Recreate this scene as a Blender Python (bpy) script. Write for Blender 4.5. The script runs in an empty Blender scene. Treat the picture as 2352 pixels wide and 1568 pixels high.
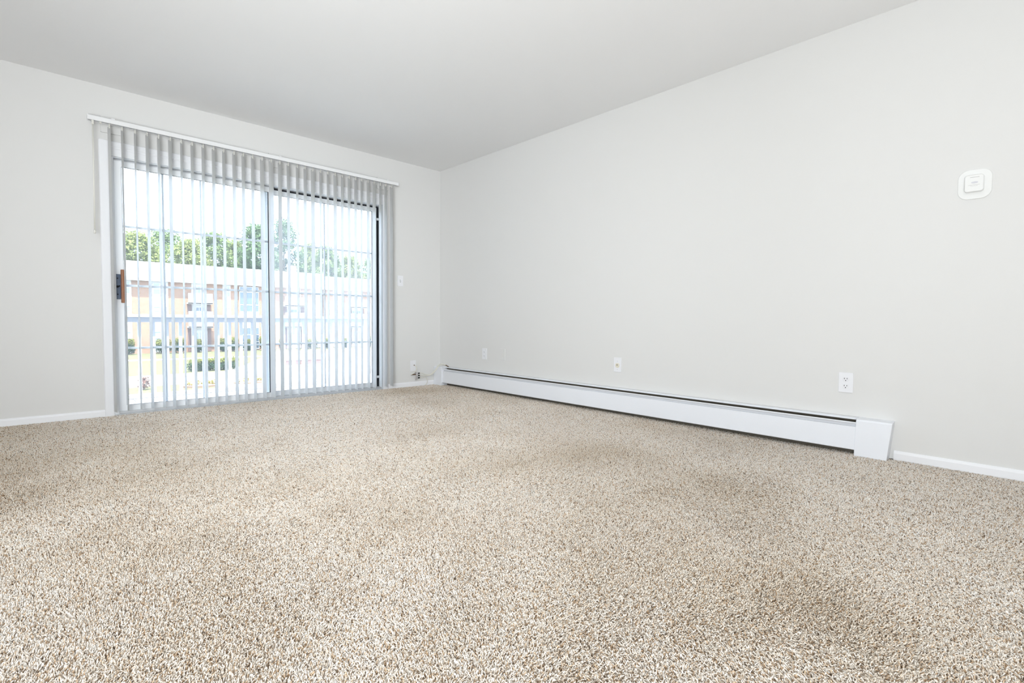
import bpy, math, random
import numpy as np
from mathutils import Matrix, Vector

S = bpy.context.scene
C = S.collection
R = math.radians
random.seed(7)
rng = np.random.default_rng(7)

# ---------------------------------------------------------------- camera
RIGHT = Vector((0.7256903643971165, -0.6879703400371201, 0.008384882252573793))
DOWN = Vector((-0.023064053727242906, -0.03650509562222148, -0.9990672787251514))
FWD = Vector((0.687634746392914, 0.7248201081805208, -0.042358781029807197))
CAM = Vector((-3.402023, -4.807358, 0.743147))
cd = bpy.data.cameras.new('camera')
cd.sensor_width = 36.0
cd.lens = 1150.334 / 2352 * 36
cd.clip_end = 400
cd.clip_start = 0.05
cam = bpy.data.objects.new('camera', cd)
C.objects.link(cam)
UP, BACK = -DOWN, -FWD
cam.matrix_world = Matrix(((RIGHT.x, UP.x, BACK.x, CAM.x), (RIGHT.y, UP.y, BACK.y, CAM.y),
                           (RIGHT.z, UP.z, BACK.z, CAM.z), (0, 0, 0, 1)))
S.camera = cam

# ---------------------------------------------------------------- world, sun, large lights, exposure
w = bpy.data.worlds.new('world')
S.world = w
w.use_nodes = True
bg = w.node_tree.nodes['Background']
bg.inputs[0].default_value = (0.76, 0.91, 1.13, 1)
bg.inputs[1].default_value = 6.3

def light(name, kind, loc, rot, energy, color=(1, 1, 1), **kw):
    d = bpy.data.lights.new(name, kind)
    d.energy = energy
    d.color = color
    for k, v in kw.items():
        setattr(d, k, v)
    o = bpy.data.objects.new(name, d)
    o.location = loc
    o.rotation_euler = rot
    C.objects.link(o)
    return o

sun_dir = Vector((0.10, 0.33, -0.94)).normalized()          # the way the light travels: from high over our own roof
sun = light('sun', 'SUN', (0, -10, 30), sun_dir.to_track_quat('-Z', 'Y').to_euler(), 22.0, (1.0, 0.95, 0.87), angle=R(0.6))
# added unseen fills: one from the left toward the door, one aimed up
aim = Vector((-1.2, 0.0, 1.15)) - Vector((-4.5, -4.3, 1.6))
light('left_fill', 'AREA', (-4.5, -4.3, 1.6), aim.to_track_quat('-Z', 'Y').to_euler(), 26, (0.96, 1.0, 1.03), shape='RECTANGLE', size=1.6, size_y=1.4, spread=R(80))
light('bounce_fill', 'AREA', (-4.0, -5.2, 0.3), (R(145), 0, R(-40)), 108, (0.965, 1.0, 1.03), shape='SQUARE', size=0.8)

S.view_settings.view_transform = 'Standard'
S.view_settings.look = 'None'
S.view_settings.gamma = 1
S.view_settings.use_curve_mapping = False
S.view_settings.exposure = 0.1

# ---------------------------------------------------------------- materials
def nodes(name):
    m = bpy.data.materials.new(name)
    m.use_nodes = True
    nt = m.node_tree
    nt.nodes.clear()
    out = nt.nodes.new('ShaderNodeOutputMaterial')
    return m, nt, out

def N(nt, kind, **kw):
    n = nt.nodes.new(kind)
    for k, v in kw.items():
        if k in n.inputs:
            n.inputs[k].default_value = v
        else:
            setattr(n, k, v)
    return n

def mat(name, col, rough=0.6, metal=0.0, bump=0.0, scale=200.0, var=0.0, vscale=4.0, spec=0.4):
    """Principled paint or plastic with fine bump and, where given, uneven colour."""
    m, nt, out = nodes(name)
    p = N(nt, 'ShaderNodeBsdfPrincipled')
    p.inputs['Roughness'].default_value = rough
    p.inputs['Metallic'].default_value = metal
    p.inputs['Specular IOR Level'].default_value = spec
    tc = N(nt, 'ShaderNodeTexCoord')
    n1 = N(nt, 'ShaderNodeTexNoise')
    n1.inputs['Scale'].default_value = vscale
    n1.inputs['Detail'].default_value = 5
    nt.links.new(tc.outputs['Object'], n1.inputs['Vector'])
    mx = N(nt, 'ShaderNodeMix', data_type='RGBA')
    mx.inputs[6].default_value = (*[max(0, c * (1 - var)) for c in col], 1)
    mx.inputs[7].default_value = (*[min(1, c * (1 + var)) for c in col], 1)
    nt.links.new(n1.outputs['Fac'], mx.inputs[0])
    nt.links.new(mx.outputs[2], p.inputs['Base Color'])
    if bump:
        n2 = N(nt, 'ShaderNodeTexNoise')
        n2.inputs['Scale'].default_value = scale
        n2.inputs['Detail'].default_value = 3
        nt.links.new(tc.outputs['Object'], n2.inputs['Vector'])
        b = N(nt, 'ShaderNodeBump')
        b.inputs['Strength'].default_value = bump
        b.inputs['Distance'].default_value = 0.002
        nt.links.new(n2.outputs['Fac'], b.inputs['Height'])
        nt.links.new(b.outputs['Normal'], p.inputs['Normal'])
    nt.links.new(p.outputs[0], out.inputs[0])
    return m

def glass_mat(name, haze):
    m, nt, out = nodes(name)
    tr = N(nt, 'ShaderNodeBsdfTransparent')
    tr.inputs[0].default_value = (0.955, 0.975, 0.985, 1)
    gl = N(nt, 'ShaderNodeBsdfGlossy')
    gl.inputs['Roughness'].default_value = 0.01
    fr = N(nt, 'ShaderNodeFresnel')
    fr.inputs['IOR'].default_value = 1.3
    m1 = N(nt, 'ShaderNodeMixShader')
    nt.links.new(fr.outputs[0], m1.inputs[0])
    nt.links.new(tr.outputs[0], m1.inputs[1])
    nt.links.new(gl.outputs[0], m1.inputs[2])
    tl = N(nt, 'ShaderNodeBsdfTranslucent')  # translucent white veil stands in for haze and glare over the view
    tl.inputs[0].default_value = (0.95, 0.97, 1, 1)
    tc = N(nt, 'ShaderNodeTexCoord')
    no = N(nt, 'ShaderNodeTexNoise')
    no.inputs['Scale'].default_value = 2.5
    nt.links.new(tc.outputs['Object'], no.inputs['Vector'])
    mr = N(nt, 'ShaderNodeMapRange')
    mr.inputs['From Min'].default_value = 0.3
    mr.inputs['From Max'].default_value = 0.7
    mr.inputs['To Min'].default_value = haze * 0.8
    mr.inputs['To Max'].default_value = haze * 1.2
    nt.links.new(no.outputs['Fac'], mr.inputs['Value'])
    m2 = N(nt, 'ShaderNodeMixShader')
    nt.links.new(mr.outputs[0], m2.inputs[0])
    nt.links.new(m1.outputs[0], m2.inputs[1])
    nt.links.new(tl.outputs[0], m2.inputs[2])
    nt.links.new(m2.outputs[0], out.inputs[0])
    return m

def leaf_mat(name, col, col2, scale=0.8, trans=0.3):
    m, nt, out = nodes(name)
    tc = N(nt, 'ShaderNodeTexCoord')
    no = N(nt, 'ShaderNodeTexNoise')
    no.inputs['Scale'].default_value = scale
    no.inputs['Detail'].default_value = 4
    nt.links.new(tc.outputs['Object'], no.inputs['Vector'])
    mx = N(nt, 'ShaderNodeMix', data_type='RGBA')
    mx.inputs[6].default_value = (*col, 1)
    mx.inputs[7].default_value = (*col2, 1)
    nt.links.new(no.outputs['Fac'], mx.inputs[0])
    d = N(nt, 'ShaderNodeBsdfDiffuse')
    t = N(nt, 'ShaderNodeBsdfTranslucent')
    nt.links.new(mx.outputs[2], d.inputs[0])
    nt.links.new(mx.outputs[2], t.inputs[0])
    ms = N(nt, 'ShaderNodeMixShader')
    ms.inputs[0].default_value = trans
    nt.links.new(d.outputs[0], ms.inputs[1])
    nt.links.new(t.outputs[0], ms.inputs[2])
    nt.links.new(ms.outputs[0], out.inputs[0])
    return m

def brick_mat(name, c1, c2, mortar):
    m, nt, out = nodes(name)
    tc = N(nt, 'ShaderNodeTexCoord')
    mp = N(nt, 'ShaderNodeMapping')
    mp.inputs['Rotation'].default_value = (R(90), 0, 0)
    nt.links.new(tc.outputs['Object'], mp.inputs['Vector'])
    b = N(nt, 'ShaderNodeTexBrick')
    b.inputs['Color1'].default_value = (*c1, 1)
    b.inputs['Color2'].default_value = (*c2, 1)
    b.inputs['Mortar'].default_value = (*mortar, 1)
    b.inputs['Scale'].default_value = 1
    b.inputs['Brick Width'].default_value = 0.22
    b.inputs['Row Height'].default_value = 0.075
    b.inputs['Mortar Size'].default_value = 0.008
    nt.links.new(mp.outputs[0], b.inputs['Vector'])
    d = N(nt, 'ShaderNodeBsdfPrincipled')
    d.inputs['Roughness'].default_value = 0.9
    nt.links.new(b.outputs['Color'], d.inputs['Base Color'])
    nt.links.new(d.outputs[0], out.inputs[0])
    return m

def carpet_mat(name):
    """Yarn: each tuft takes one of the mixed cream, tan and brown fibres."""
    m, nt, out = nodes(name)
    hi = N(nt, 'ShaderNodeHairInfo')
    cr = N(nt, 'ShaderNodeValToRGB')
    cr.color_ramp.interpolation = 'CONSTANT'
    e = cr.color_ramp.elements
    stops = [(0.0, (0.94, 0.89, 0.82)), (0.34, (0.91, 0.83, 0.74)), (0.58, (0.86, 0.75, 0.63)), (0.68, (0.93, 0.91, 0.87)),
             (0.80, (0.68, 0.52, 0.37)), (0.89, (0.44, 0.31, 0.20)), (0.955, (0.20, 0.15, 0.11))]
    e[0].position, e[0].color = stops[0][0], (*stops[0][1], 1)
    e[1].position, e[1].color = stops[1][0], (*stops[1][1], 1)
    for p, c in stops[2:]:
        x = e.new(p)
        x.color = (*c, 1)
    nt.links.new(hi.outputs['Random'], cr.inputs[0])
    d = N(nt, 'ShaderNodeBsdfDiffuse')
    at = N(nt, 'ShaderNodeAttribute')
    at.attribute_name = 'wear_and_light'
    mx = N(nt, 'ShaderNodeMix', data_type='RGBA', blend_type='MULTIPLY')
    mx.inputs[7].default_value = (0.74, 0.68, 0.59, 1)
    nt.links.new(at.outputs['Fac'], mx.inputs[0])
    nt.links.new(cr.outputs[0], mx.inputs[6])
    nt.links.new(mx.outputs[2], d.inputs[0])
    nt.links.new(d.outputs[0], out.inputs[0])
    return m

def vane_mat(name):
    m, nt, out = nodes(name)
    d = N(nt, 'ShaderNodeBsdfPrincipled')
    d.inputs['Base Color'].default_value = (0.78, 0.78, 0.77, 1)
    d.inputs['Roughness'].default_value = 0.45
    t = N(nt, 'ShaderNodeBsdfTranslucent')
    t.inputs[0].default_value = (0.86, 0.87, 0.86, 1)
    tc = N(nt, 'ShaderNodeTexCoord')
    wv = N(nt, 'ShaderNodeTexNoise')
    wv.inputs['Scale'].default_value = 60
    nt.links.new(tc.outputs['Object'], wv.inputs['Vector'])
    b = N(nt, 'ShaderNodeBump')
    b.inputs['Strength'].default_value = 0.05
    nt.links.new(wv.outputs['Fac'], b.inputs['Height'])
    nt.links.new(b.outputs[0], d.inputs['Normal'])
    ms = N(nt, 'ShaderNodeMixShader')
    ms.inputs[0].default_value = 0.35
    nt.links.new(d.outputs[0], ms.inputs[1])
    nt.links.new(t.outputs[0], ms.inputs[2])
    nt.links.new(ms.outputs[0], out.inputs[0])
    return m

def wood_mat(name, c1, c2):
    m, nt, out = nodes(name)
    tc = N(nt, 'ShaderNodeTexCoord')
    mp = N(nt, 'ShaderNodeMapping')
    mp.inputs['Scale'].default_value = (90, 90, 6)
    nt.links.new(tc.outputs['Object'], mp.inputs['Vector'])
    no = N(nt, 'ShaderNodeTexNoise')
    no.inputs['Scale'].default_value = 3
    no.inputs['Detail'].default_value = 6
    nt.links.new(mp.outputs[0], no.inputs['Vector'])
    mx = N(nt, 'ShaderNodeMix', data_type='RGBA')
    mx.inputs[6].default_value = (*c1, 1)
    mx.inputs[7].default_value = (*c2, 1)
    nt.links.new(no.outputs['Fac'], mx.inputs[0])
    p = N(nt, 'ShaderNodeBsdfPrincipled')
    p.inputs['Roughness'].default_value = 0.4
    nt.links.new(mx.outputs[2], p.inputs['Base Color'])
    nt.links.new(p.outputs[0], out.inputs[0])
    return m

M = dict(
    wall=mat('wall_paint', (0.770, 0.767, 0.752), 0.75, bump=0.06, scale=260, var=0.006, vscale=1.2, spec=0.25),
    ceil=mat('ceiling_paint', (0.89, 0.887, 0.88), 0.85, bump=0.12, scale=180, var=0.008, vscale=1.0, spec=0.15),
    trim=mat('trim_paint', (0.90, 0.908, 0.93), 0.35, bump=0.02, scale=90),
    vinyl=mat('door_vinyl', (0.92, 0.935, 0.95), 0.4, bump=0.01),
    alu=mat('sill_metal', (0.62, 0.63, 0.64), 0.45, metal=0.3, bump=0.03, scale=120, var=0.05, vscale=12),
    gasket=mat('black_rubber', (0.012, 0.014, 0.02), 0.5, bump=0.05),
    strip=mat('glazing_vinyl', (0.34, 0.35, 0.37), 0.6, bump=0.05),
    grey=mat('grey_rubber', (0.10, 0.105, 0.115), 0.6, bump=0.05),
    track=mat('headrail_metal', (0.86, 0.865, 0.87), 0.35, bump=0.01),
    vane=vane_mat('vane_vinyl'),
    clear=mat('clip_plastic', (0.80, 0.79, 0.73), 0.35, bump=0.01),
    muntin=mat('grille_bar', (0.90, 0.91, 0.93), 0.5, bump=0.01),
    lock=mat('lock_plate', (0.10, 0.13, 0.185), 0.42, metal=0.4, bump=0.15, scale=400, var=0.3, vscale=60),
    dark=mat('dark_hole', (0.01, 0.01, 0.012), 0.7, bump=0.02),
    wood=wood_mat('handle_wood', (0.20, 0.07, 0.025), (0.42, 0.18, 0.075)),
    heat=mat('heater_enamel', (0.875, 0.895, 0.935), 0.32, bump=0.01),
    inside=mat('heater_inside', (0.13, 0.115, 0.09), 0.8, bump=0.1, var=0.2, vscale=20),  # dark tone put in for the shade in the slot and bottom gap
    fin=mat('heater_fins', (0.26, 0.235, 0.19), 0.6, metal=0.2, bump=0.3, scale=300, var=0.25, vscale=25),
    plate=mat('plate_plastic', (0.86, 0.865, 0.89), 0.3, bump=0.005),
    ivory=mat('ivory_plastic', (0.78, 0.74, 0.62), 0.35, bump=0.01),
    cable=mat('cable_jacket', (0.80, 0.78, 0.70), 0.4, bump=0.02),
    steel=mat('splitter_metal', (0.62, 0.60, 0.60), 0.35, metal=0.6, bump=0.05),
    brass=mat('connector_metal', (0.16, 0.09, 0.05), 0.4, metal=0.6, bump=0.05),
    thermo=mat('alarm_plastic', (0.85, 0.855, 0.84), 0.35, bump=0.01),
    print=mat('grey_print', (0.42, 0.42, 0.40), 0.6, bump=0.01),
    print2=mat('pale_print', (0.66, 0.66, 0.70), 0.6, bump=0.01),
    backing=mat('carpet_backing', (0.42, 0.33, 0.24), 0.95, bump=0.5, scale=400, var=0.3, vscale=220),
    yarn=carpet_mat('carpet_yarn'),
    glass=glass_mat('sliding_glass', 0.035),
    glass2=glass_mat('fixed_glass', 0.085),
    deck=mat('deck_paint', (0.27, 0.275, 0.285), 0.6, bump=0.1, scale=60, var=0.06, vscale=8),
    rail=mat('rail_paint', (0.33, 0.335, 0.35), 0.5, bump=0.05, scale=60, var=0.03),
    siding=mat('white_siding', (0.42, 0.415, 0.405), 0.7, bump=0.1, scale=8, var=0.02),
    roof=mat('roof_shingle_white', (0.42, 0.415, 0.405), 0.8, bump=0.2, scale=10, var=0.04),
    brick=brick_mat('tan_brick', (0.235, 0.125, 0.070), (0.185, 0.09, 0.05), (0.24, 0.20, 0.16)),
    chim=brick_mat('chimney_brick', (0.16, 0.07, 0.05), (0.13, 0.055, 0.04), (0.14, 0.12, 0.11)),
    frame=mat('window_frame_white', (0.42, 0.42, 0.42), 0.5, bump=0.02),
    pane=mat('window_pane', (0.05, 0.075, 0.10), 0.2, bump=0.005, var=0.3, vscale=0.8, spec=0.8),
    pane2=mat('sky_tint_pane', (0.17, 0.205, 0.23), 0.25, bump=0.005, var=0.2, vscale=1.0, spec=0.8),  # pale blue base stands in for sky reflected in the glass
    brown=mat('brown_wood', (0.10, 0.06, 0.05), 0.7, bump=0.1, var=0.2),
    lawn=leaf_mat('lawn_grass', (0.080, 0.082, 0.042), (0.098, 0.096, 0.058), 0.25, 0.0),
    conc=mat('concrete', (0.34, 0.33, 0.31), 0.9, bump=0.2, scale=20, var=0.06, vscale=0.5),
    bark=mat('tree_bark', (0.16, 0.12, 0.08), 0.9, bump=0.6, scale=12, var=0.3),
    leafA=leaf_mat('leaf_bright', (0.13, 0.17, 0.045), (0.22, 0.235, 0.10), 0.5),
    leafB=leaf_mat('leaf_mid', (0.09, 0.14, 0.05), (0.17, 0.21, 0.085), 0.5),
    leafC=leaf_mat('leaf_dark', (0.055, 0.10, 0.05), (0.13, 0.18, 0.08), 0.5),
    shrubA=leaf_mat('shrub_golden', (0.12, 0.135, 0.03), (0.17, 0.17, 0.05), 1.5),
    shrubB=leaf_mat('shrub_dark', (0.025, 0.05, 0.03), (0.05, 0.075, 0.035), 1.5),
    mulch=mat('bark_mulch', (0.15, 0.095, 0.06), 0.95, bump=0.6, scale=30, var=0.3, vscale=6),
    pink=leaf_mat('bush_pink', (0.22, 0.11, 0.10), (0.17, 0.13, 0.08), 3.0),
    yellow=leaf_mat('flower_yellow', (0.26, 0.2, 0.04), (0.16, 0.15, 0.04), 3.0),
    post=mat('post_wood', (0.12, 0.085, 0.065), 0.8, bump=0.2, var=0.2),
)

# ---------------------------------------------------------------- geometry helpers
class MB:
    def __init__(s):
        s.v, s.f = [], []
    def add(s, v, f):
        b = len(s.v)
        s.v += [tuple(p) for p in v]
        s.f += [tuple(i + b for i in q) for q in f]
        return s
    def box(s, x0, x1, y0, y1, z0, z1):
        return s.add([(x0, y0, z0), (x1, y0, z0), (x1, y1, z0), (x0, y1, z0), (x0, y0, z1), (x1, y0, z1), (x1, y1, z1), (x0, y1, z1)],
                     [(0, 3, 2, 1), (4, 5, 6, 7), (0, 1, 5, 4), (1, 2, 6, 5), (2, 3, 7, 6), (3, 0, 4, 7)])
    def tube(s, pts, r, n=10):
        pts = [Vector(p) for p in pts]
        rs = r if isinstance(r, (list, tuple)) else [r] * len(pts)
        up = None
        rings = []
        for i, p in enumerate(pts):
            t = (pts[min(i + 1, len(pts) - 1)] - pts[max(i - 1, 0)]).normalized()
            if up is None:
                up = t.orthogonal().normalized()
            up = (up - t * up.dot(t)).normalized()
            b = t.cross(up)
            rings.append([p + (up * math.cos(2 * math.pi * k / n) + b * math.sin(2 * math.pi * k / n)) * rs[i] for k in range(n)])
        v = [q for ring in rings for q in ring]
        f = []
        for i in range(len(pts) - 1):
            for k in range(n):
                a, b2 = i * n + k, i * n + (k + 1) % n
                f.append((a, b2, b2 + n, a + n))
        f.append(tuple(range(n - 1, -1, -1)))
        f.append(tuple(range((len(pts) - 1) * n, len(pts) * n)))
        return s.add(v, f)
    def prism(s, outline, axis, a0, a1):
        """Closed 2-D outline swept along an axis ('x','y','z')."""
        n = len(outline)
        def P(q, a):
            if axis == 'y':
                return (q[0], a, q[1])
            if axis == 'x':
                return (a, q[0], q[1])
            return (q[0], q[1], a)
        v = [P(q, a0) for q in outline] + [P(q, a1) for q in outline]
        f = [(k, (k + 1) % n, (k + 1) % n + n, k + n) for k in range(n)]
        f += [tuple(range(n - 1, -1, -1)), tuple(range(n, 2 * n))]
        return s.add(v, f)

def mesh_data(name, mb, material, org=(0, 0, 0), smooth=False):
    me = bpy.data.meshes.new(name)
    o = np.array(org)
    me.from_pydata([tuple(np.array(p) - o) for p in mb.v], [], mb.f)
    me.update()
    import bmesh
    bm = bmesh.new()
    bm.from_mesh(me)
    bmesh.ops.recalc_face_normals(bm, faces=bm.faces)
    bm.to_mesh(me)
    bm.free()
    me.materials.append(material)
    if smooth:
        for p in me.polygons:
            p.use_smooth = True
    return me

def root_loc(o):
    v = Vector((0, 0, 0))
    while o:
        v += o.location
        o = o.parent
    return v

def obj(name, mb, material, parent=None, loc=(0, 0, 0), bevel=0.0, smooth=False, seg=2):
    """One mesh object. Geometry is given in world metres; loc is the object's own base (top level only)."""
    org = root_loc(parent) if parent else Vector(loc)
    o = bpy.data.objects.new(name, mesh_data(name, mb, material, org, smooth))
    C.objects.link(o)
    if parent:
        o.parent = parent
    else:
        o.location = loc
    if bevel:
        b = o.modifiers.new('bevel', 'BEVEL')
        b.width = bevel
        b.segments = seg
        b.limit_method = 'ANGLE'
        b.angle_limit = R(40)
    return o

def tag(o, label=None, cat=None, group=None, kind=None):
    for k, v in (('label', label), ('category', cat), ('group', group), ('kind', kind)):
        if v:
            o[k] = v
    return o

def thing(name, loc, label, cat, group=None, kind=None):
    o = bpy.data.objects.new(name, None)
    o.empty_display_size = 0.1
    o.location = loc
    C.objects.link(o)
    return tag(o, label, cat, group, kind)

def copy_tree(o, parent=None):
    c = o.copy()
    C.objects.link(c)
    if parent:
        c.parent = parent
    for ch in list(o.children):
        copy_tree(ch, c)
    return c

def disc(c, normal, r, depth, n=24):
    """Short cylinder, centre of its back face at c, growing along normal."""
    c, nn = Vector(c), Vector(normal).normalized()
    return [c, c + nn * depth], r

def bez(pts, n=14):
    """Catmull-Rom through the points."""
    P = [Vector(p) for p in pts]
    P = [P[0] * 2 - P[1]] + P + [P[-1] * 2 - P[-2]]
    out = []
    for i in range(1, len(P) - 2):
        for k in range(n):
            t = k / n
            a, b, c, d = P[i - 1:i + 3]
            out.append(0.5 * ((2 * b) + (c - a) * t + (2 * a - 5 * b + 4 * c - d) * t * t + (3 * b - a - 3 * c + d) * t ** 3))
    out.append(P[-2])
    return out

# ---------------------------------------------------------------- room shell
H = 2.44
XL, YB = -4.60, -7.25                      # left and back walls, outside the frame
DX0, DX1, DZ = -2.988, -0.738, 1.947       # patio door opening
mb = MB()
mb.box(XL - 0.14, DX0, 0, 0.14, 0, H)
mb.box(DX1, 0.14, 0, 0.14, 0, H)
mb.box(DX0, DX1, 0, 0.14, DZ, H)
tag(obj('wall_front', mb, M['wall'], loc=(0, 0, 0)), 'greige painted wall around the patio door', 'wall', kind='structure')
tag(obj('wall_right', MB().box(0, 0.14, YB - 0.14, 0, 0, H), M['wall'], loc=(0, -3, 0)), 'long plain greige wall above the baseboard heater', 'wall', kind='structure')
tag(obj('wall_left', MB().box(XL - 0.14, XL, YB - 0.14, 0, 0, H), M['wall'], loc=(XL, -3, 0)), 'greige wall on the left, out of the frame', 'wall', kind='structure')
tag(obj('wall_back', MB().box(XL, 0, YB - 0.14, YB, 0, H), M['wall'], loc=(-2, YB, 0)), 'greige wall behind the photographer', 'wall', kind='structure')
tag(obj('ceiling', MB().box(XL - 0.14, 0.14, YB - 0.14, 0.14, H, H + 0.2), M['ceil'], loc=(-2, -3, H)), 'flat off white ceiling', 'ceiling', kind='structure')
tag(obj('roof_eave', MB().box(XL - 3, 4, YB - 0.3, 0.30, H + 0.24, H + 0.36), M['siding'], loc=(-2, -3, H + 0.24)), 'flat roof edge over the patio door', 'roof', kind='structure')
floor = tag(obj('floor', MB().box(XL - 0.14, 0.14, YB - 0.14, 0.0, -0.06, -0.010), M['backing'], loc=(-2, -3, -0.03)),
            'beige and brown flecked wall to wall carpet', 'carpet', kind='structure')

def base_profile(t=0.0125, h=0.047):
    return [(0, -0.008), (t, -0.008), (t, h - 0.014), (t - 0.003, h - 0.006), (t - 0.007, h), (0, h)]
pf = base_profile()
tag(obj('baseboard_front', MB().prism([(-a, b) for a, b in pf], 'x', XL, -3.046), M['trim'], loc=(-3.8, 0, 0)), 'white baseboard left of the patio door', 'baseboard', kind='structure')
tag(obj('baseboard_front', MB().prism([(-a, b) for a, b in pf], 'x', -0.678, -0.09), M['trim'], loc=(-0.4, 0, 0)), 'white baseboard between the patio door and the heater', 'baseboard', kind='structure')
tag(obj('baseboard_right', MB().prism([(-a, b) for a, b in pf], 'y', YB, -4.279), M['trim'], loc=(0, -5, 0)), 'white baseboard at the near end of the heater', 'baseboard', kind='structure')

# ---------------------------------------------------------------- carpet pile (hair curves, one mass)
def carpet():
    cx, cy = CAM.x, CAM.y
    bands = [(0.0, 2.2, 0.0035, 0.00105, 0.0120), (2.2, 3.6, 0.0040, 0.0012, 0.0110), (3.6, 9.0, 0.0048, 0.00145, 0.0110)]
    P, Rad, L = [], [], []
    for d0, d1, sp, rad, ln in bands:
        xs = np.arange(XL + 0.01, -0.004, sp)
        ys = np.arange(YB + 0.01, -0.004, sp)
        X, Y = np.meshgrid(xs, ys)
        X, Y = X.ravel(), Y.ravel()
        X = X + rng.uniform(-0.48, 0.48, X.size) * sp
        Y = Y + rng.uniform(-0.48, 0.48, Y.size) * sp
        d = np.hypot(X - cx, Y - cy)
        fw = (X - cx) * FWD.x + (Y - cy) * FWD.y
        k = (d >= d0) & (d < d1) & (fw > -0.9) & (X < -0.004) & (Y < -0.004)
        if d0 == 0:
            k &= fw > -0.4
        P.append(np.stack([X[k], Y[k]], 1))
        Rad.append(np.full(k.sum(), rad))
        L.append(np.full(k.sum(), ln))
    P, Rad, L = np.concatenate(P), np.concatenate(Rad), np.concatenate(L)
    n = len(P)
    # pile lies in broad sweeps: a smooth direction field plus each tuft's own twist
    def field(seed, freqs):
        r = np.random.default_rng(seed)
        a = np.zeros(n)
        for fq, amp in freqs:
            for _ in range(4):
                th, ph = r.uniform(0, 2 * np.pi, 2)
                a += amp * np.sin(fq * (P[:, 0] * np.cos(th) + P[:, 1] * np.sin(th)) + ph)
        return a
    sweep = field(3, [(2.0, 0.6), (5.0, 0.4), (11.0, 0.25)])
    press = field(5, [(2.6, 0.5), (6.5, 0.35), (14.0, 0.2)])
    ang = sweep * 1.4 + rng.normal(0, 1.5, n)
    lean = np.clip(0.86 + 0.18 * press + rng.normal(0, 0.26, n), 0.15, 1.3)      # 0 upright .. 1.25 lying
    L = L * rng.uniform(0.75, 1.2, n)
    K = 4
    t = np.linspace(0, 1, K)
    pos = np.zeros((n, K, 3))
    curl = rng.uniform(-1.9, 1.9, n)
    x, y, z = P[:, 0].copy(), P[:, 1].copy(), np.full(n, -0.011)
    for k in range(K):
        pos[:, k] = np.stack([x, y, z], 1)
        s = L / (K - 1)
        el = np.pi / 2 - lean * (0.35 + 0.75 * t[k]) * 1.25
        a = ang + curl * t[k]
        x = x + s * np.cos(el) * np.cos(a)
        y = y + s * np.cos(el) * np.sin(a)
        z = z + s * np.sin(el)
    pos[:, :, 0] = np.minimum(pos[:, :, 0], -0.002)
    pos[:, :, 1] = np.minimum(pos[:, :, 1], -0.002)
    rad = np.repeat(Rad[:, None], K, 1) * np.array([0.8, 1.0, 1.05, 0.55])[None, :]
    hc = bpy.data.hair_curves.new('carpet_pile')
    hc.add_curves([K] * n)
    o = floor
    off = np.array(root_loc(floor))
    hc.attributes['position'].data.foreach_set('vector', (pos - off).astype(np.float32).ravel())
    at = hc.attributes.get('radius') or hc.attributes.new('radius', 'FLOAT', 'POINT')
    at.data.foreach_set('value', rad.astype(np.float32).ravel())
    # walked-on soiling, plus painted light by door and front, shade at left
    wear_and_light = 0.13 + 0.22 * field(11, [(1.7, 0.5), (4.0, 0.35), (9.0, 0.22), (19.0, 0.12)])
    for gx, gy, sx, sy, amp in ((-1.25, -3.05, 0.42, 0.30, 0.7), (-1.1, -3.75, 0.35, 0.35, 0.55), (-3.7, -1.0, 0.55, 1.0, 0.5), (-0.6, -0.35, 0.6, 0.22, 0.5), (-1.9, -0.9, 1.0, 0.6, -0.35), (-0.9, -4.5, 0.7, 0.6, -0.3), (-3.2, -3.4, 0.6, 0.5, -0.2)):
        wear_and_light += amp * np.exp(-((P[:, 0] - gx) / sx) ** 2 - ((P[:, 1] - gy) / sy) ** 2)
    wa = hc.attributes.new('wear_and_light', 'FLOAT', 'CURVE')
    wa.data.foreach_set('value', np.clip(wear_and_light + rng.normal(0, 0.08, n), 0, 1).astype(np.float32))
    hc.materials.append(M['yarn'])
    ob = bpy.data.objects.new('carpet_pile', hc)
    C.objects.link(ob)
    ob.parent = floor
    tag(ob, kind='stuff')
carpet()

# ---------------------------------------------------------------- patio door (structure)
door = thing('door_1', (-1.86, 0, 0), 'white sliding patio door with grille bars in its two glass panels', 'door', kind='structure')
cas = MB()
cas.prism([(-3.046, 0), (-3.046, -0.012), (-3.040, -0.018), (-3.000, -0.016), (-2.988, -0.012), (-2.988, 0)], 'z', -0.008, 2.047)
cas.prism([(-0.680, 0), (-0.680, -0.012), (-0.686, -0.018), (-0.728, -0.016), (-0.738, -0.012), (-0.738, 0)], 'z', -0.008, 2.047)
obj('door_casing', cas, M['trim'], door, bevel=0.0015)
hd = MB()
hd.prism([(0, 2.047), (-0.015, 2.047), (-0.018, 2.041), (-0.018, 2.010), (-0.014, 2.004), (-0.014, 1.996), (-0.011, 1.990), (-0.011, DZ - 0.006), (0.05, DZ - 0.006), (0.05, DZ + 0.003), (0, DZ + 0.003)],
         'x', -2.988, -0.738)
obj('head_casing', hd, M['trim'], door, bevel=0.001)
fr = MB()
fr.box(DX0, DX0 + 0.028, 0.004, 0.135, 0, DZ - 0.006)
fr.box(DX1 - 0.003, DX1, 0.004, 0.135, 0, DZ - 0.006)
fr.box(DX0, DX1, 0.012, 0.135, 1.937, DZ - 0.006)
fr.box(DX0, -1.80, 0.062, 0.068, 1.90, 1.937)
fr.box(DX0, DX1, 0.105, 0.135, 1.90, 1.937)
fr.box(DX1 - 0.032, DX1 - 0.003, 0.108, 0.135, 0.02, 1.937)
obj('door_frame', fr, M['vinyl'], door, bevel=0.0015)
sl = MB()
sl.box(DX0, DX1, -0.004, 0.135, -0.02, 0.004)
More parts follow.
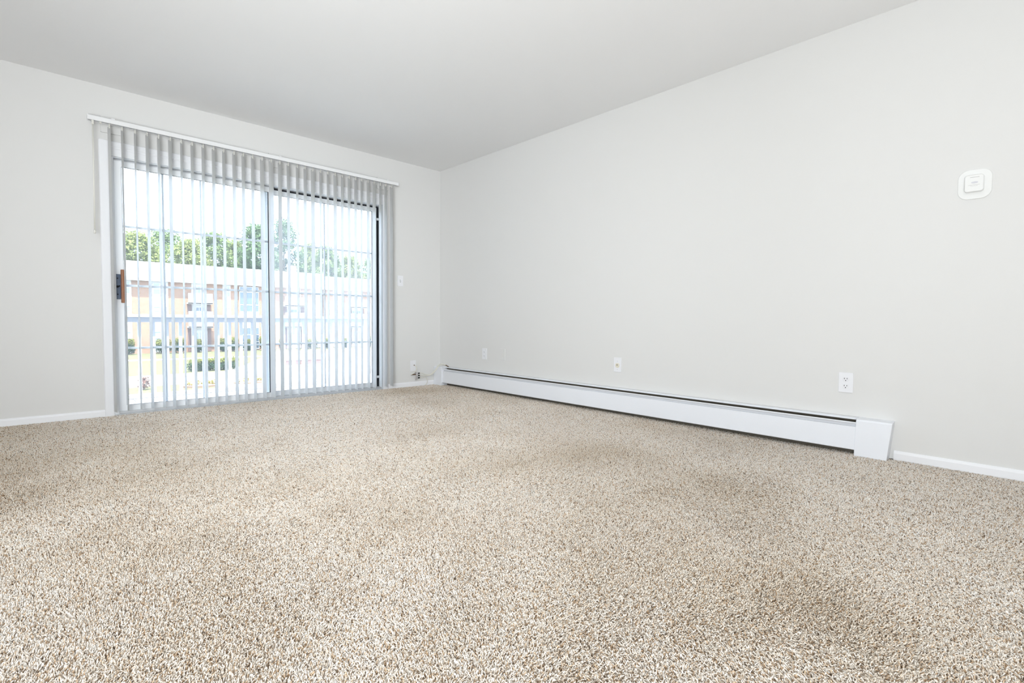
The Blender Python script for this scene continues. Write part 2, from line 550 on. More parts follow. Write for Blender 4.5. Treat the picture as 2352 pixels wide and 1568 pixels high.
for y0 in (0.016, 0.062, 0.105):
    sl.box(DX0, DX1, y0, y0 + 0.006, 0.004, 0.022)
obj('door_sill', sl, M['alu'], door, bevel=0.001)

def panel(name, x0, x1, y, zt, label, gm, lst, rst):
    p = MB()
    t = 0.032
    p.box(x0, x0 + lst, y, y + t, 0.016, zt)
    p.box(x1 - rst, x1, y, y + t, 0.016, zt)
    p.box(x0 + lst, x1 - rst, y, y + t, zt - 0.042, zt)
    p.box(x0 + lst, x1 - rst, y, y + t, 0.016, 0.064)
    o = obj(name, p, M['vinyl'], door, bevel=0.002)
    if label:
        o['label'] = label
    gx0, gx1, gz0, gz1 = x0 + lst, x1 - rst, 0.064, zt - 0.042
    obj('pane', MB().box(gx0 - 0.004, gx1 + 0.004, y + 0.012, y + 0.016, gz0 - 0.004, gz1 + 0.004), gm, o)
    g = MB()
    wv = (gx1 - gx0) / 4
    for k in (1, 2, 3):
        g.box(gx0 + k * wv - 0.0075, gx0 + k * wv + 0.0075, y + 0.018, y + 0.026, gz0, gz1)
    for z in (0.503, 0.985, 1.436):
        g.box(gx0, gx1, y + 0.0182, y + 0.0258, z - 0.0085, z + 0.0085)
    obj('grille', g, M['muntin'], o)
    k = MB()
    a, b = 0.003, 0.003
    yy = y + 0.002
    k.box(gx0, gx0 + a, yy, y + 0.012, gz0, gz1)
    k.box(gx1 - a, gx1, yy, y + 0.012, gz0, gz1)
    k.box(gx0, gx1, yy + 0.001, y + 0.012, gz1 - b, gz1)
    k.box(gx0, gx1, yy + 0.001, y + 0.012, gz0, gz0 + b)
    obj('glazing_strip', k, M['strip'], o)
    return o
slide = panel('sliding_panel', -2.958, -1.812, 0.028, 1.922, 'sliding panel with the lock on its stile', M['glass'], 0.046, 0.052)
fixed = panel('fixed_panel', -1.880, -0.768, 0.070, 1.916, 'fixed outer panel', M['glass2'], 0.052, 0.050)
gk = MB()
gk.box(-1.866, -1.8605, 0.0262, 0.030, 0.064, 1.88)  # dark strip put in for the shadowed reveal beside the stile
obj('reveal_shade', gk, M['gasket'], slide)
gk = MB()
gk.box(-1.80, -0.768, 0.071, 0.104, 1.9161, 1.9275)
gk.box(-0.7679, -0.756, 0.074, 0.104, 0.0, 1.9285)
gk.box(-0.753, -0.741, 0.074, 0.104, 0.0, 1.9285)
gk.box(-0.7675, -0.741, 0.090, 0.106, 0.0, 1.9285)
o = obj('weatherstrip', gk, M['gasket'], door)
o['label'] = 'black weatherstrip around the fixed panel'
for z in (1.80, 0.125):
    cl = MB()
    cl.box(-0.768, -0.741, 0.064, 0.09, z - 0.012, z + 0.012)
    cl.box(-0.762, -0.747, 0.058, 0.066, z - 0.007, z + 0.007)
    obj('frame_clip', cl, M['vinyl'], door, bevel=0.001)
# lock plate and wooden pull on the sliding panel
lk = MB()
lk.box(-2.969, -2.932, 0.019, 0.0282, 0.878, 1.068)
lk.box(-2.937, -2.932, -0.004, 0.019, 0.885, 1.062)
hs = obj('lock_plate', lk, M['lock'], slide, bevel=0.002)
hs['label'] = 'dark blue grey lock plate'
for z in (0.915, 1.036):
    p_, r_ = disc((-2.951, 0.0195, z), (0, -1, 0), 0.0048, 0.0035)
    obj('screw', MB().tube(p_, r_, 16), M['dark'], hs)
lv = MB()
lv.tube([(-2.952, 0.019, 0.973), (-2.952, 0.010, 0.973)], 0.009, 16)
lv.tube([(-2.952, 0.012, 0.973), (-2.938, 0.010, 0.979), (-2.925, 0.008, 0.982)], [0.006, 0.005, 0.004], 10)
obj('thumb_lever', lv, M['dark'], hs)
kp = MB().box(-2.979, -2.971, 0.006, 0.026, 0.948, 0.995)
kp.box(-2.975, -2.969, 0.004, 0.008, 0.952, 0.990)
obj('strike_keeper', kp, M['steel'], door, bevel=0.001)
gp = MB().prism([(-2.934, -0.002), (-2.934, -0.030), (-2.930, -0.036), (-2.918, -0.036), (-2.913, -0.030), (-2.913, -0.002), (-2.917, 0.003), (-2.930, 0.003)], 'z', 0.850, 1.100)
o = obj('pull_handle', gp, M['wood'], slide, bevel=0.003)
o['label'] = 'reddish wooden pull handle'

# ---------------------------------------------------------------- vertical blind
YC = -0.085
blind = thing('vertical_blind', (-1.86, YC, 2.145), 'white vertical blind hung open across the patio door', 'blind')
rl = MB()
x0, x1 = -3.110, -0.605
# channel open at the bottom
rl.prism([(YC - 0.023, 2.146), (YC - 0.023, 2.176), (YC - 0.018, 2.180), (YC + 0.018, 2.180), (YC + 0.023, 2.176), (YC + 0.023, 2.146),
          (YC + 0.010, 2.146), (YC + 0.010, 2.149), (YC + 0.020, 2.149), (YC + 0.020, 2.176), (YC - 0.020, 2.176), (YC - 0.020, 2.149), (YC - 0.010, 2.149), (YC - 0.010, 2.146)], 'x', x0 + 0.004, x1 - 0.004)
rail_o = obj('headrail', rl, M['track'], blind)
for xx in (x0, x1 - 0.006):
    obj('end_cap', MB().box(xx, xx + 0.006, YC - 0.0245, YC + 0.0245, 2.1455, 2.1812), M['track'], rail_o, bevel=0.001)
obj('inner_track', MB().box(x0 + 0.01, x1 - 0.01, YC - 0.0095, YC + 0.0095, 2.151, 2.160), M['grey'], rail_o)
for bx in (-2.965, -1.80, -0.735):
    br = MB()
    br.box(bx - 0.012, bx + 0.012, YC - 0.020, -0.012, 2.181, 2.1845)
    br.box(bx - 0.012, bx + 0.012, -0.0155, -0.012, 2.160, 2.1845)
    br.box(bx - 0.010, bx + 0.010, YC - 0.0265, YC - 0.020, 2.172, 2.1845)
    b_ = obj('wall_bracket', br, M['track'], blind, bevel=0.0008)
    obj('screw', MB().tube([(bx, -0.0155, 2.170), (bx, -0.019, 2.170)], 0.0045, 12), M['steel'], b_)
    bk = MB().box(bx - 0.065, bx + 0.065, -0.012, 0.0, 2.100, 2.218)
    k_ = obj('mounting_block', bk, M['wall'], blind, bevel=0.0015)
    k_['label'] = 'mounting block painted like the wall'
WV = 0.0435
prof_n = 9
sec = []
for k in range(prof_n):
    u = -1 + 2 * k / (prof_n - 1)
    sec.append((0.0045 * (1 - u * u), u * WV))
outl = [(a - 0.0005, b) for a, b in sec] + [(a + 0.0005, b) for a, b in reversed(sec)]
vm = MB().prism([(a - 0.0022, b) for a, b in outl], 'z', -2.112, -0.012)
me_v = mesh_data('vane', vm, M['vane'])
cm = MB().box(-0.004, 0.004, -0.005, 0.005, -0.030, -0.006)
cm.box(-0.002, 0.002, -0.003, 0.003, -0.008, 0.006)
me_c = mesh_data('vane_clip', cm, M['clear'])
VANES = [(-2.986, -6.5), (-2.912, -1.25), (-2.835, 0.25), (-2.761, -4.5), (-2.689, -3.0), (-2.615, -5.75), (-2.541, 2.0), (-2.468, -1.75),
         (-2.391, -1.25), (-2.316, -2.75), (-2.242, 0.0), (-2.165, -1.25), (-2.094, -1.25), (-2.02, 0.0), (-1.944, -3.75), (-1.869, -6.75),
         (-1.796, -1.25), (-1.723, 3.75), (-1.644, 8.0), (-1.572, 4.25), (-1.501, 0.0), (-1.428, 9.5), (-1.357, 11.5), (-1.286, 3.75),
         (-1.214, 7.75), (-1.144, 8.0), (-1.076, 8.75), (-1.013, 13.75), (-0.941, 8.25), (-0.875, 7.25), (-0.806, 13.75), (-0.745, 11.5), (-0.676, 6.75)]
v0 = None
for x, th in VANES:
    if v0 is None:
        o = bpy.data.objects.new('vane', me_v)
        C.objects.link(o)
        o.parent = blind
        c = bpy.data.objects.new('vane_clip', me_c)
        C.objects.link(c)
        c.parent = o
        v0 = o
    else:
        o = copy_tree(v0, blind)
    o.location = (x + 1.86, 0, 0)
    o.rotation_euler = (rng.normal(0, 0.0008), rng.normal(0, 0.0010), R(-th))
wd = MB()
wd.tube([(-3.080, YC - 0.014, 2.122), (-3.083, YC - 0.030, 1.75), (-3.085, YC - 0.030, 1.362)], 0.0048, 12)
wd.tube([(-3.085, YC - 0.030, 1.366), (-3.085, YC - 0.030, 1.340)], [0.0062, 0.0075], 12)
wnd = obj('tilt_wand', wd, M['clear'], blind, smooth=True)
hk = MB().tube([(-3.079, YC - 0.010, 2.152), (-3.079, YC - 0.014, 2.125)], [0.0075, 0.006], 12)
hk.tube([(-3.080, YC - 0.014, 2.126), (-3.080, YC - 0.016, 2.116)], 0.0078, 12)
obj('wand_hook', hk, M['clear'], wnd)
obj('cord_guide', MB().box(-3.042, -3.030, YC - 0.008, YC + 0.008, 2.138, 2.150), M['clear'], blind, bevel=0.001)

# ---------------------------------------------------------------- baseboard heater
HY0, HY1 = -4.262, -0.012
heater = thing('baseboard_heater', (-0.035, -2.14, -0.008), 'long white baseboard heater along the right wall', 'heater')
obj('back_panel', MB().box(-0.004, 0, HY0 + 0.02, HY1 - 0.02, -0.006, 0.206), M['inside'], heater)
hood = MB().prism([(-0.003, 0.2060), (-0.028, 0.2025), (-0.0305, 0.2005), (-0.0305, 0.1945), (-0.0290, 0.1945), (-0.0285, 0.2000), (-0.003, 0.2035)], 'y', -4.12, -0.13)
obj('hood', hood, M['heat'], heater)
dmp = MB().prism([(-0.0710, 0.1835), (-0.0690, 0.1860), (-0.0640, 0.1850), (-0.0560, 0.1790), (-0.0530, 0.1640), (-0.0520, 0.1530), (-0.0500, 0.1530), (-0.0510, 0.1650), (-0.0540, 0.1775), (-0.0620, 0.1815), (-0.0680, 0.1790), (-0.0710, 0.1800)][::-1], 'y', -4.12, -0.145)
obj('damper', dmp, M['heat'], heater)
fp = MB().prism([(-0.0665, 0.160), (-0.0685, 0.158), (-0.0705, 0.030), (-0.066, 0.027), (-0.060, 0.028), (-0.060, 0.0295), (-0.068, 0.031), (-0.066, 0.157)], 'y', -4.12, -0.14)
obj('front_panel', fp, M['heat'], heater)
el = MB()
el.tube([(-0.034, -4.1, 0.105), (-0.034, -0.18, 0.105)], 0.011, 12)
for k in range(490):
    y = -4.05 + k * 0.0078
    el.box(-0.058, -0.008, y, y + 0.0012, 0.062, 0.150)
obj('heating_element', el, M['fin'], heater)
for y in (-3.45, -2.52, -1.6, -0.7):
    hb = MB().box(-0.064, -0.004, y - 0.006, y + 0.006, 0.028, 0.036)
    hb.box(-0.064, -0.059, y - 0.006, y + 0.006, 0.030, 0.150)
    obj('support_bracket', hb, M['inside'], heater)
def cap(y0t, y1t, y0b, y1b, dep, top):
    prof = [(0, -0.008, 0), (-dep, -0.008, 0), (-dep + 0.002, top - 0.012, 1), (-dep + 0.009, top - 0.003, 1), (0, top + 0.002, 1)]
    n = len(prof)
    v = [(x, y0t if k else y0b, z) for x, z, k in prof] + [(x, y1t if k else y1b, z) for x, z, k in prof]
    return MB().add(v, [tuple(range(n)), tuple(range(2 * n - 1, n - 1, -1))] + [(k, (k + 1) % n, (k + 1) % n + n, k + n) for k in range(n)])
obj('end_cap', cap(-4.278, -4.113, -4.258, -4.108, 0.0735, 0.206), M['heat'], heater, bevel=0.002)
obj('end_cap', cap(-0.152, -0.004, -0.150, -0.004, 0.088, 0.208), M['heat'], heater, bevel=0.002)

# ---------------------------------------------------------------- wall plates
def rounded(cx, cz, wd_, ht, r, n=6):
    out = []
    for (sx, sz, a0) in ((1, 1, 0), (-1, 1, 90), (-1, -1, 180), (1, -1, 270)):
        for k in range(n + 1):
            a = R(a0 + 90 * k / n)
            out.append((cx + sx * (wd_ / 2 - r) + r * math.cos(a), cz + sz * (ht / 2 - r) + r * math.sin(a)))
    return out

def plate_on_right(name, yc, zc, label, cat, wd_=0.072, ht=0.116, material=None, group=None):
    t = thing(name, (0, yc, zc), label, cat, group)
    p = MB().prism(rounded(yc, zc, wd_, ht, 0.004), 'x', -0.0055, 0)
    obj('cover_plate', p, material or M['plate'], t, bevel=0.002, seg=3)
    return t

def receptacle_right(t, yc, zc, m_face, hole):
    for dz in (0.0205, -0.0205):
        z = zc + dz
        f = [(yc + 0.0172 * math.cos(a), z + max(-0.0125, min(0.0125, 0.0172 * math.sin(a)))) for a in [2 * math.pi * k / 40 for k in range(40)]]
        o = obj('socket', MB().prism(f, 'x', -0.0075, -0.004), m_face, t, bevel=0.0006)
        for yy, hh in ((0.0066, 0.0042), (-0.0066, 0.0036)):
            obj('slot', MB().box(-0.0079, -0.006, yc + yy - 0.0013, yc + yy + 0.0013, z + 0.0028 - hh, z + 0.0028 + hh), hole, o)
        obj('ground_hole', MB().tube([(-0.006, yc, z - 0.0085), (-0.0079, yc, z - 0.0085)], 0.0026, 14), hole, o)
    obj('screw', MB().tube([(-0.004, yc, zc), (-0.0068, yc, zc)], 0.003, 14), m_face, t)

t = plate_on_right('power_outlet', -4.042, 0.3985, 'white duplex power outlet above the near end of the heater', 'outlet')
receptacle_right(t, -4.042, 0.3985, M['plate'], M['dark'])
t = plate_on_right('power_outlet', -0.808, 0.3885, 'white duplex power outlet near the corner, left of the painted blank plate', 'outlet')
receptacle_right(t, -0.808, 0.3885, M['plate'], M['grey'])
t = plate_on_right('blank_plate', -1.090, 0.397, 'blank wall plate painted over in the wall colour, beside the corner outlet', 'wall plate', material=M['wall'])
for z in (0.43, 0.364):
    obj('screw', MB().tube([(-0.004, -1.090, z), (-0.0064, -1.090, z)], 0.003, 14), M['wall'], t)
t = plate_on_right('cable_outlet', -2.467, 0.390, 'white wall plate with a round ivory jack above the middle of the heater', 'outlet')
o = obj('jack_face', MB().tube([(-0.004, -2.467, 0.386), (-0.0085, -2.467, 0.386)], [0.0200, 0.0185], 32), M['ivory'], t)
obj('jack_ring', MB().tube([(-0.0085, -2.467, 0.386), (-0.0105, -2.467, 0.386)], [0.0135, 0.0125], 28), M['ivory'], o)
obj('jack_hole', MB().tube([(-0.0100, -2.467, 0.390), (-0.0112, -2.467, 0.390)], 0.0042, 16), M['dark'], o)
for z in (0.420, 0.352):
    obj('screw', MB().tube([(-0.004, -2.467, z), (-0.0066, -2.467, z)], 0.0026, 14), M['steel'], t)

# light switch and cable plate on the window wall
t = thing('light_switch', (-0.525, 0, 1.159), 'white light switch on the wall right of the patio door', 'switch')
obj('cover_plate', MB().prism(rounded(-0.525, 1.159, 0.068, 0.114, 0.004), 'y', -0.0055, 0), M['plate'], t, bevel=0.002, seg=3)
obj('toggle_recess', MB().box(-0.531, -0.519, -0.0062, -0.004, 1.146, 1.171), M['grey'], t)
tg = MB().add([(-0.5298, -0.005, 1.1475), (-0.5202, -0.005, 1.1475), (-0.5202, -0.005, 1.166), (-0.5298, -0.005, 1.166),
               (-0.529, -0.018, 1.163), (-0.521, -0.018, 1.163), (-0.521, -0.017, 1.170), (-0.529, -0.017, 1.170)],
              [(0, 1, 2, 3), (4, 7, 6, 5), (0, 4, 5, 1), (1, 5, 6, 2), (2, 6, 7, 3), (3, 7, 4, 0)])
obj('toggle', tg, M['plate'], t, bevel=0.0008)
for z in (1.189, 1.129):
    obj('screw', MB().tube([(-0.525, -0.005, z), (-0.525, -0.0066, z)], 0.0028, 14), M['plate'], t)

t = thing('cable_outlet', (-0.363, 0, 0.226), 'white wall plate low in the corner with a white cable plugged in', 'outlet')
obj('cover_plate', MB().prism(rounded(-0.363, 0.226, 0.070, 0.120, 0.004), 'y', -0.0055, 0), M['plate'], t, bevel=0.002, seg=3)
jk = MB().tube([(-0.352, -0.004, 0.232), (-0.352, -0.016, 0.232)], 0.006, 16)
obj('jack', jk, M['brass'], t)

t = thing('cable_splitter', (-0.326, -0.02, 0.110), 'small metal cable splitter with three outputs hanging in front of the wall', 'splitter')
o = obj('splitter_body', MB().box(-0.343, -0.318, -0.034, -0.010, 0.076, 0.150), M['steel'], t, bevel=0.002)
ip = MB().tube([(-0.343, -0.022, 0.130), (-0.372, -0.022, 0.130)], 0.0055, 14)
ip.tube([(-0.360, -0.022, 0.130), (-0.392, -0.022, 0.129), (-0.404, -0.022, 0.128)], 0.0042, 12)
o = obj('input_port', ip, M['brass'], t)
for z in (0.140, 0.115, 0.089):
    pt = MB().tube([(-0.318, -0.022, z), (-0.304, -0.022, z)], 0.0062, 14)
    pt.tube([(-0.306, -0.022, z), (-0.292, -0.022, z)], 0.0078, 6)
    o = obj('output_port', pt, M['dark'], t)
for z in (0.152, 0.074):
    obj('mounting_tab', MB().box(-0.338, -0.330, -0.014, -0.008, z - 0.008, z + 0.008), M['steel'], t)

def cable(label, pts, r, ends=()):
    t = thing('coaxial_cable', pts[0], label, 'cable')
    obj('jacket', MB().tube(bez(pts), r, 10), M['cable'], t, smooth=True)
    for a, b, rr in ends:
        obj('connector', MB().tube([a, b], rr, 12), M['brass'], t)
    return t
cable('white cable looping down from the corner wall plate to the splitter', [(-0.352, -0.0165, 0.232), (-0.345, -0.036, 0.222), (-0.342, -0.042, 0.200), (-0.356, -0.040, 0.168), (-0.380, -0.034, 0.144), (-0.4045, -0.024, 0.1285)], 0.0042)
cable('white cable from the splitter\'s top output, rising over the heater end', [(-0.2915, -0.022, 0.140), (-0.262, -0.024, 0.140), (-0.225, -0.034, 0.124), (-0.185, -0.050, 0.118), (-0.150, -0.066, 0.136), (-0.120, -0.080, 0.172), (-0.096, -0.092, 0.212), (-0.074, -0.118, 0.2365), (-0.058, -0.150, 0.2385), (-0.048, -0.185, 0.228)], 0.0042,
      [((-0.048, -0.184, 0.2285), (-0.043, -0.206, 0.220), 0.0052)])
cable('white cable from the splitter\'s middle output, resting on the heater top', [(-0.2915, -0.022, 0.115), (-0.255, -0.026, 0.114), (-0.215, -0.036, 0.110), (-0.180, -0.058, 0.112), (-0.146, -0.076, 0.132), (-0.113, -0.0925, 0.172), (-0.088, -0.106, 0.214), (-0.063, -0.128, 0.2255), (-0.046, -0.160, 0.2240), (-0.036, -0.195, 0.2170)], 0.0042,
      [((-0.036, -0.194, 0.2175), (-0.032, -0.214, 0.215), 0.0050)])
cable('white cable from the splitter\'s lowest output, dropping to the carpet', [(-0.2915, -0.022, 0.089), (-0.255, -0.026, 0.090), (-0.222, -0.034, 0.094), (-0.205, -0.040, 0.078), (-0.200, -0.040, 0.040), (-0.212, -0.040, 0.012), (-0.235, -0.046, 0.003)], 0.0036)

# ---------------------------------------------------------------- wall alarm
ty, tz = -4.557, 1.4375
t = thing('smoke_alarm', (0, ty, tz), 'white square alarm with rounded corners on the right wall', 'alarm')
obj('mounting_plate', MB().prism(rounded(ty, tz, 0.127, 0.146, 0.042, 10), 'x', -0.006, 0), M['thermo'], t, bevel=0.003, seg=3)
b0 = obj('alarm_body', MB().prism(rounded(ty + 0.001, tz + 0.001, 0.071, 0.082, 0.012, 8), 'x', -0.030, -0.005), M['thermo'], t, bevel=0.004, seg=3)
obj('vent_slot', MB().box(-0.0308, -0.028, ty - 0.018, ty + 0.016, tz + 0.0290, tz + 0.0305), M['print'], b0)
obj('test_button', MB().prism([(ty - 0.001 + 0.013 * math.cos(a), tz + 0.004 + 0.0045 * math.sin(a)) for a in [2 * math.pi * k / 28 for k in range(28)]], 'x', -0.0312, -0.028), M['print2'], b0)
ln = MB()
rr = random.Random(3)
yv = ty - 0.020
while yv < ty + 0.020:
    wv_ = rr.uniform(0.002, 0.005)
    ln.box(-0.0304, -0.029, yv, yv + wv_, tz - 0.0085, tz - 0.0072)
    yv += wv_ + 0.0012
yv = ty - 0.012
while yv < ty + 0.013:
    wv_ = rr.uniform(0.002, 0.004)
    ln.box(-0.0304, -0.029, yv, yv + wv_, tz - 0.0135, tz - 0.0125)
    yv += wv_ + 0.0014
obj('small_print', ln, M['print'], b0)

# ---------------------------------------------------------------- balcony
dk = MB()
x = -5.0
while x < 2.4:
    dk.box(x, x + 0.172, 0.14, 1.76, -0.145, -0.115)
    x += 0.178
tag(obj('balcony_floor', dk, M['deck'], loc=(-1.5, 0.9, -0.13)), 'pale grey board floor of the balcony outside the door', 'balcony floor', kind='structure')
rail = thing('balcony_railing', (-1.6, 1.7, -0.115), 'white wooden balcony railing with square balusters', 'railing')
obj('cap_rail', MB().box(-5.0, -0.04, 1.625, 1.775, 0.742, 0.772), M['rail'], rail, bevel=0.003)
obj('top_rail', MB().box(-5.0, -0.055, 1.692, 1.735, 0.690, 0.742), M['rail'], rail, bevel=0.002)
obj('bottom_rail', MB().box(-5.0, -0.055, 1.69, 1.735, -0.112, -0.07), M['rail'], rail, bevel=0.002)
bal = None
x = -2.622
xs = [-2.622 + 0.1218 * k for k in range(-8, 22)]
for x in xs:
    if bal is None:
        bal = obj('baluster', MB().box(-0.0145, 0.0145, -0.0145, 0.0145, -0.40, 0.40), M['rail'])
        bal.parent = rail
        b = bal
    else:
        b = bal.copy()
        C.objects.link(b)
        b.parent = rail
    b.location = (x + 1.6, 0.0125, 0.115 + 0.305)
obj('post', MB().box(-0.112, -0.036, 1.66, 1.74, -0.115, 0.742), M['rail'], rail, bevel=0.003)

# ---------------------------------------------------------------- grounds
GZ = -3.2
tag(obj('ground', MB().add([(-60, 2.5, GZ), (110, 2.5, GZ), (110, 140, GZ), (-60, 140, GZ)], [(0, 1, 2, 3)]), M['lawn'], loc=(10, 40, GZ)),
    'pale mown courtyard lawn', 'lawn', kind='structure')
def slab(name, pts, label, z=0.02, m='conc'):
    o = obj(name, MB().prism(pts, 'z', GZ - 0.1, GZ + z), M[m], loc=(pts[0][0], pts[0][1], GZ))
    tag(o, label, 'path', kind='structure')
slab('path', [(-20, 30.0), (60, 30.0), (60, 36.4), (-20, 36.4)], 'wide white concrete drive crossing the courtyard', 0.02)
slab('path', [(-20, 53.5), (16, 49.6), (16, 50.8), (-20, 54.8)], 'narrow concrete walk along the far side of the lawn', 0.03)
slab('path', [(6.6, 36.39), (9.0, 40.5), (12.8, 48.5), (16.2, 57.0), (90, 57.0), (90, 36.39)], 'pale concrete court on the right of the lawn', 0.025)
slab('path', [(4.6, 20), (60, 20), (60, 30.01), (3.9, 30.01)], 'pale concrete apron in front of the drive', 0.022)

# ---------------------------------------------------------------- apartment buildings
FY = 62.0
def window(b, x0, x1, z0, z1, cols=2, rows=2, p='pane2', y=FY - 0.06):
    f = MB()
    t = 0.06
    f.box(x0, x0 + t, y, y + 0.1, z0, z1)
    f.box(x1 - t, x1, y, y + 0.1, z0, z1)
    f.box(x0 + t, x1 - t, y, y + 0.1, z1 - t, z1)
    f.box(x0 + t, x1 - t, y, y + 0.1, z0, z0 + t)
    for k in range(1, cols):
        xx = x0 + (x1 - x0) * k / cols
        f.box(xx - 0.03, xx + 0.03, y + 0.01, y + 0.09, z0 + t, z1 - t)
    for k in range(1, rows):
        zz = z0 + (z1 - z0) * k / rows
        f.box(x0 + t, x1 - t, y + 0.015, y + 0.085, zz - 0.025, zz + 0.025)
    o = obj('window', f, M['frame'], b)
    obj('pane', MB().box(x0 + 0.03, x1 - 0.03, y + 0.04, y + 0.06, z0 + 0.03, z1 - 0.03), M[p], o)

def infill(b, x0, x1):
    obj('siding_panel', MB().box(x0, x1, FY - 0.05, FY + 0.02, GZ + 0.1, 4.66), M['siding'], b)

def balcony_bay(b, x0, x1):
    """Recessed bay: upper window, two white parapets, brown side walls and glazed doors below."""
    wl = MB()
    for z0, z1 in ((1.44, 2.32), (GZ + 0.05, -0.38)):
        wl.box(x0, x0 + 0.42, FY - 0.10, FY + 0.02, z0, z1)
        wl.box(x1 - 0.42, x1, FY - 0.10, FY + 0.02, z0, z1)
    obj('bay_side', wl, M['brown'], b)
    obj('bay_back', MB().box(x0 + 0.42, x1 - 0.42, FY - 0.04, FY + 0.02, GZ + 0.05, 4.66), M['siding'], b)
    for z0, z1 in ((2.30, 3.48), (-0.40, 1.46)):
        obj('parapet', MB().box(x0 - 0.05, x1 + 0.05, FY - 0.9, FY - 0.8, z0, z1), M['siding'], b)
        obj('balcony_slab', MB().box(x0 - 0.05, x1 + 0.05, FY - 0.9, FY, z0 - 0.02, z0 + 0.12), M['siding'], b)
    window(b, x0 + 0.6, x1 - 0.6, 3.5, 4.35, 3, 1, 'pane2', FY - 0.13)
    window(b, x0 + 0.5, x1 - 0.5, 1.46, 1.95, 4, 1, 'pane', FY - 0.13)
    window(b, x0 + 0.55, x0 + 1.1, GZ + 0.2, -0.95, 1, 5, 'pane2', FY - 0.13)
    window(b, x1 - 1.05, x1 - 0.5, GZ + 0.2, -0.95, 1, 5, 'pane2', FY - 0.13)

def roof(b, x0, x1, top):
    r = MB().prism([(FY - 0.62, 4.66), (FY - 0.62, 4.86), (FY - 0.28, top), (FY + 9, top), (FY + 9, 4.66)], 'x', x0, x1)
    obj('roof', r, M['roof'], b)

bA = thing('apartment_building', (9, FY, GZ), 'tan brick apartment block with a deep white roof and chimney', 'building')
obj('brick_wall', MB().box(-14, 24.6, FY, FY + 9, GZ - 0.1, 4.66), M['brick'], bA)
roof(bA, -14.6, 24.75, 6.72)
for x0, x1 in ((-5.2, -3.5), (0.2, 1.6), (2.3, 3.98), (5.78, 7.25), (12.65, 13.5), (17.1, 18.3), (23.1, 24.55)):
    infill(bA, x0, x1)
    window(bA, x0 + 0.08, x1 - 0.1, 3.2, 4.5, 2, 2, 'pane2', FY - 0.14)
    window(bA, x0 + 0.08, x1 - 0.1, 0.5, 1.95, 2, 3, 'pane2', FY - 0.14)
    window(bA, x0 + 0.08, x1 - 0.1, -2.3, -0.8, 2, 2, 'pane2', FY - 0.14)
for x0, x1 in ((-2.6, -0.4), (9.05, 11.35), (19.54, 22.15)):
    balcony_bay(bA, x0, x1)
window(bA, 14.42, 16.6, 1.48, 4.55, 3, 1, 'pane', FY - 0.14)
obj('transom', MB().box(14.42, 16.6, FY - 0.12, FY - 0.02, 2.30, 2.40).box(14.42, 16.6, FY - 0.12, FY - 0.02, 3.85, 3.93), M['frame'], bA)
obj('spandrel_panel', MB().box(14.42, 16.6, FY - 0.10, FY + 0.02, -0.42, 1.48), M['siding'], bA)
window(bA, 14.42, 16.6, GZ + 0.15, -0.42, 3, 3, 'pane', FY - 0.14)
obj('chimney', MB().box(21.1, 21.98, FY + 2, FY + 3, 6.7, 7.75), M['chim'], bA)

bB = thing('apartment_building', (36, FY, GZ), 'farther brick apartment block with a slightly lower white roof', 'building')
obj('brick_wall', MB().box(24.8, 52, FY, FY + 9, GZ - 0.1, 4.66), M['brick'], bB)
roof(bB, 24.8, 52.5, 6.42)
for x0, x1 in ((26.1, 27.6), (33.0, 34.4), (36.2, 37.6), (43, 44.5)):
    infill(bB, x0, x1)
    window(bB, x0 + 0.35, x1 - 0.4, 3.1, 4.25, 2, 2, 'pane2', FY - 0.14)
    window(bB, x0 + 0.2, x1 - 0.2, 0.5, 1.95, 2, 3, 'pane2', FY - 0.14)
    window(bB, x0 + 0.2, x1 - 0.2, -2.3, -0.8, 2, 2, 'pane2', FY - 0.14)
for x0, x1 in ((28.35, 30.6), (39.0, 41.4)):
    balcony_bay(bB, x0, x1)

# ---------------------------------------------------------------- trees and shrubs
def leaves(blobs, n, size, rs):
    """Many small leaf clumps around the blobs (centre, radii)."""
    r = np.random.default_rng(rs)
    m = MB()
    wts = np.array([b[1][0] * b[1][1] * b[1][2] for b in blobs])
    wts = wts / wts.sum()
    for (c, rad), wgt in zip(blobs, wts):
        k = max(8, int(n * wgt))
        d = r.normal(size=(k, 3))
        d /= np.linalg.norm(d, axis=1)[:, None]
        q = d * (r.uniform(0.25, 1.03, k) ** 0.6)[:, None] * np.array(rad) + np.array(c)
        nrm = d * 0.8 + r.normal(size=(k, 3)) * 0.6 + np.array([0, 0, 0.35])
        nrm /= np.linalg.norm(nrm, axis=1)[:, None]
        for i in range(k):
            nv = Vector(nrm[i])
            a = nv.orthogonal().normalized()
            b = nv.cross(a)
            ang = r.uniform(0, math.pi)
            u = a * math.cos(ang) + b * math.sin(ang)
            v = nv.cross(u)
            s = size * r.uniform(0.6, 1.4)
            p = Vector(q[i])
            m.add([p - u * s, p - v * s * 0.6 + nv * s * 0.15, p + u * s, p + v * s * 0.6 + nv * s * 0.15], [(0, 1, 2, 3)])
    return m

def fast_obj(name, mb, material, parent):
    me = bpy.data.meshes.new(name)
    off = root_loc(parent)
    me.from_pydata([(a - off.x, b - off.y, c - off.z) for a, b, c in mb.v], [], mb.f)
    me.materials.append(material)
    o = bpy.data.objects.new(name, me)
    C.objects.link(o)
    o.parent = parent
    return o

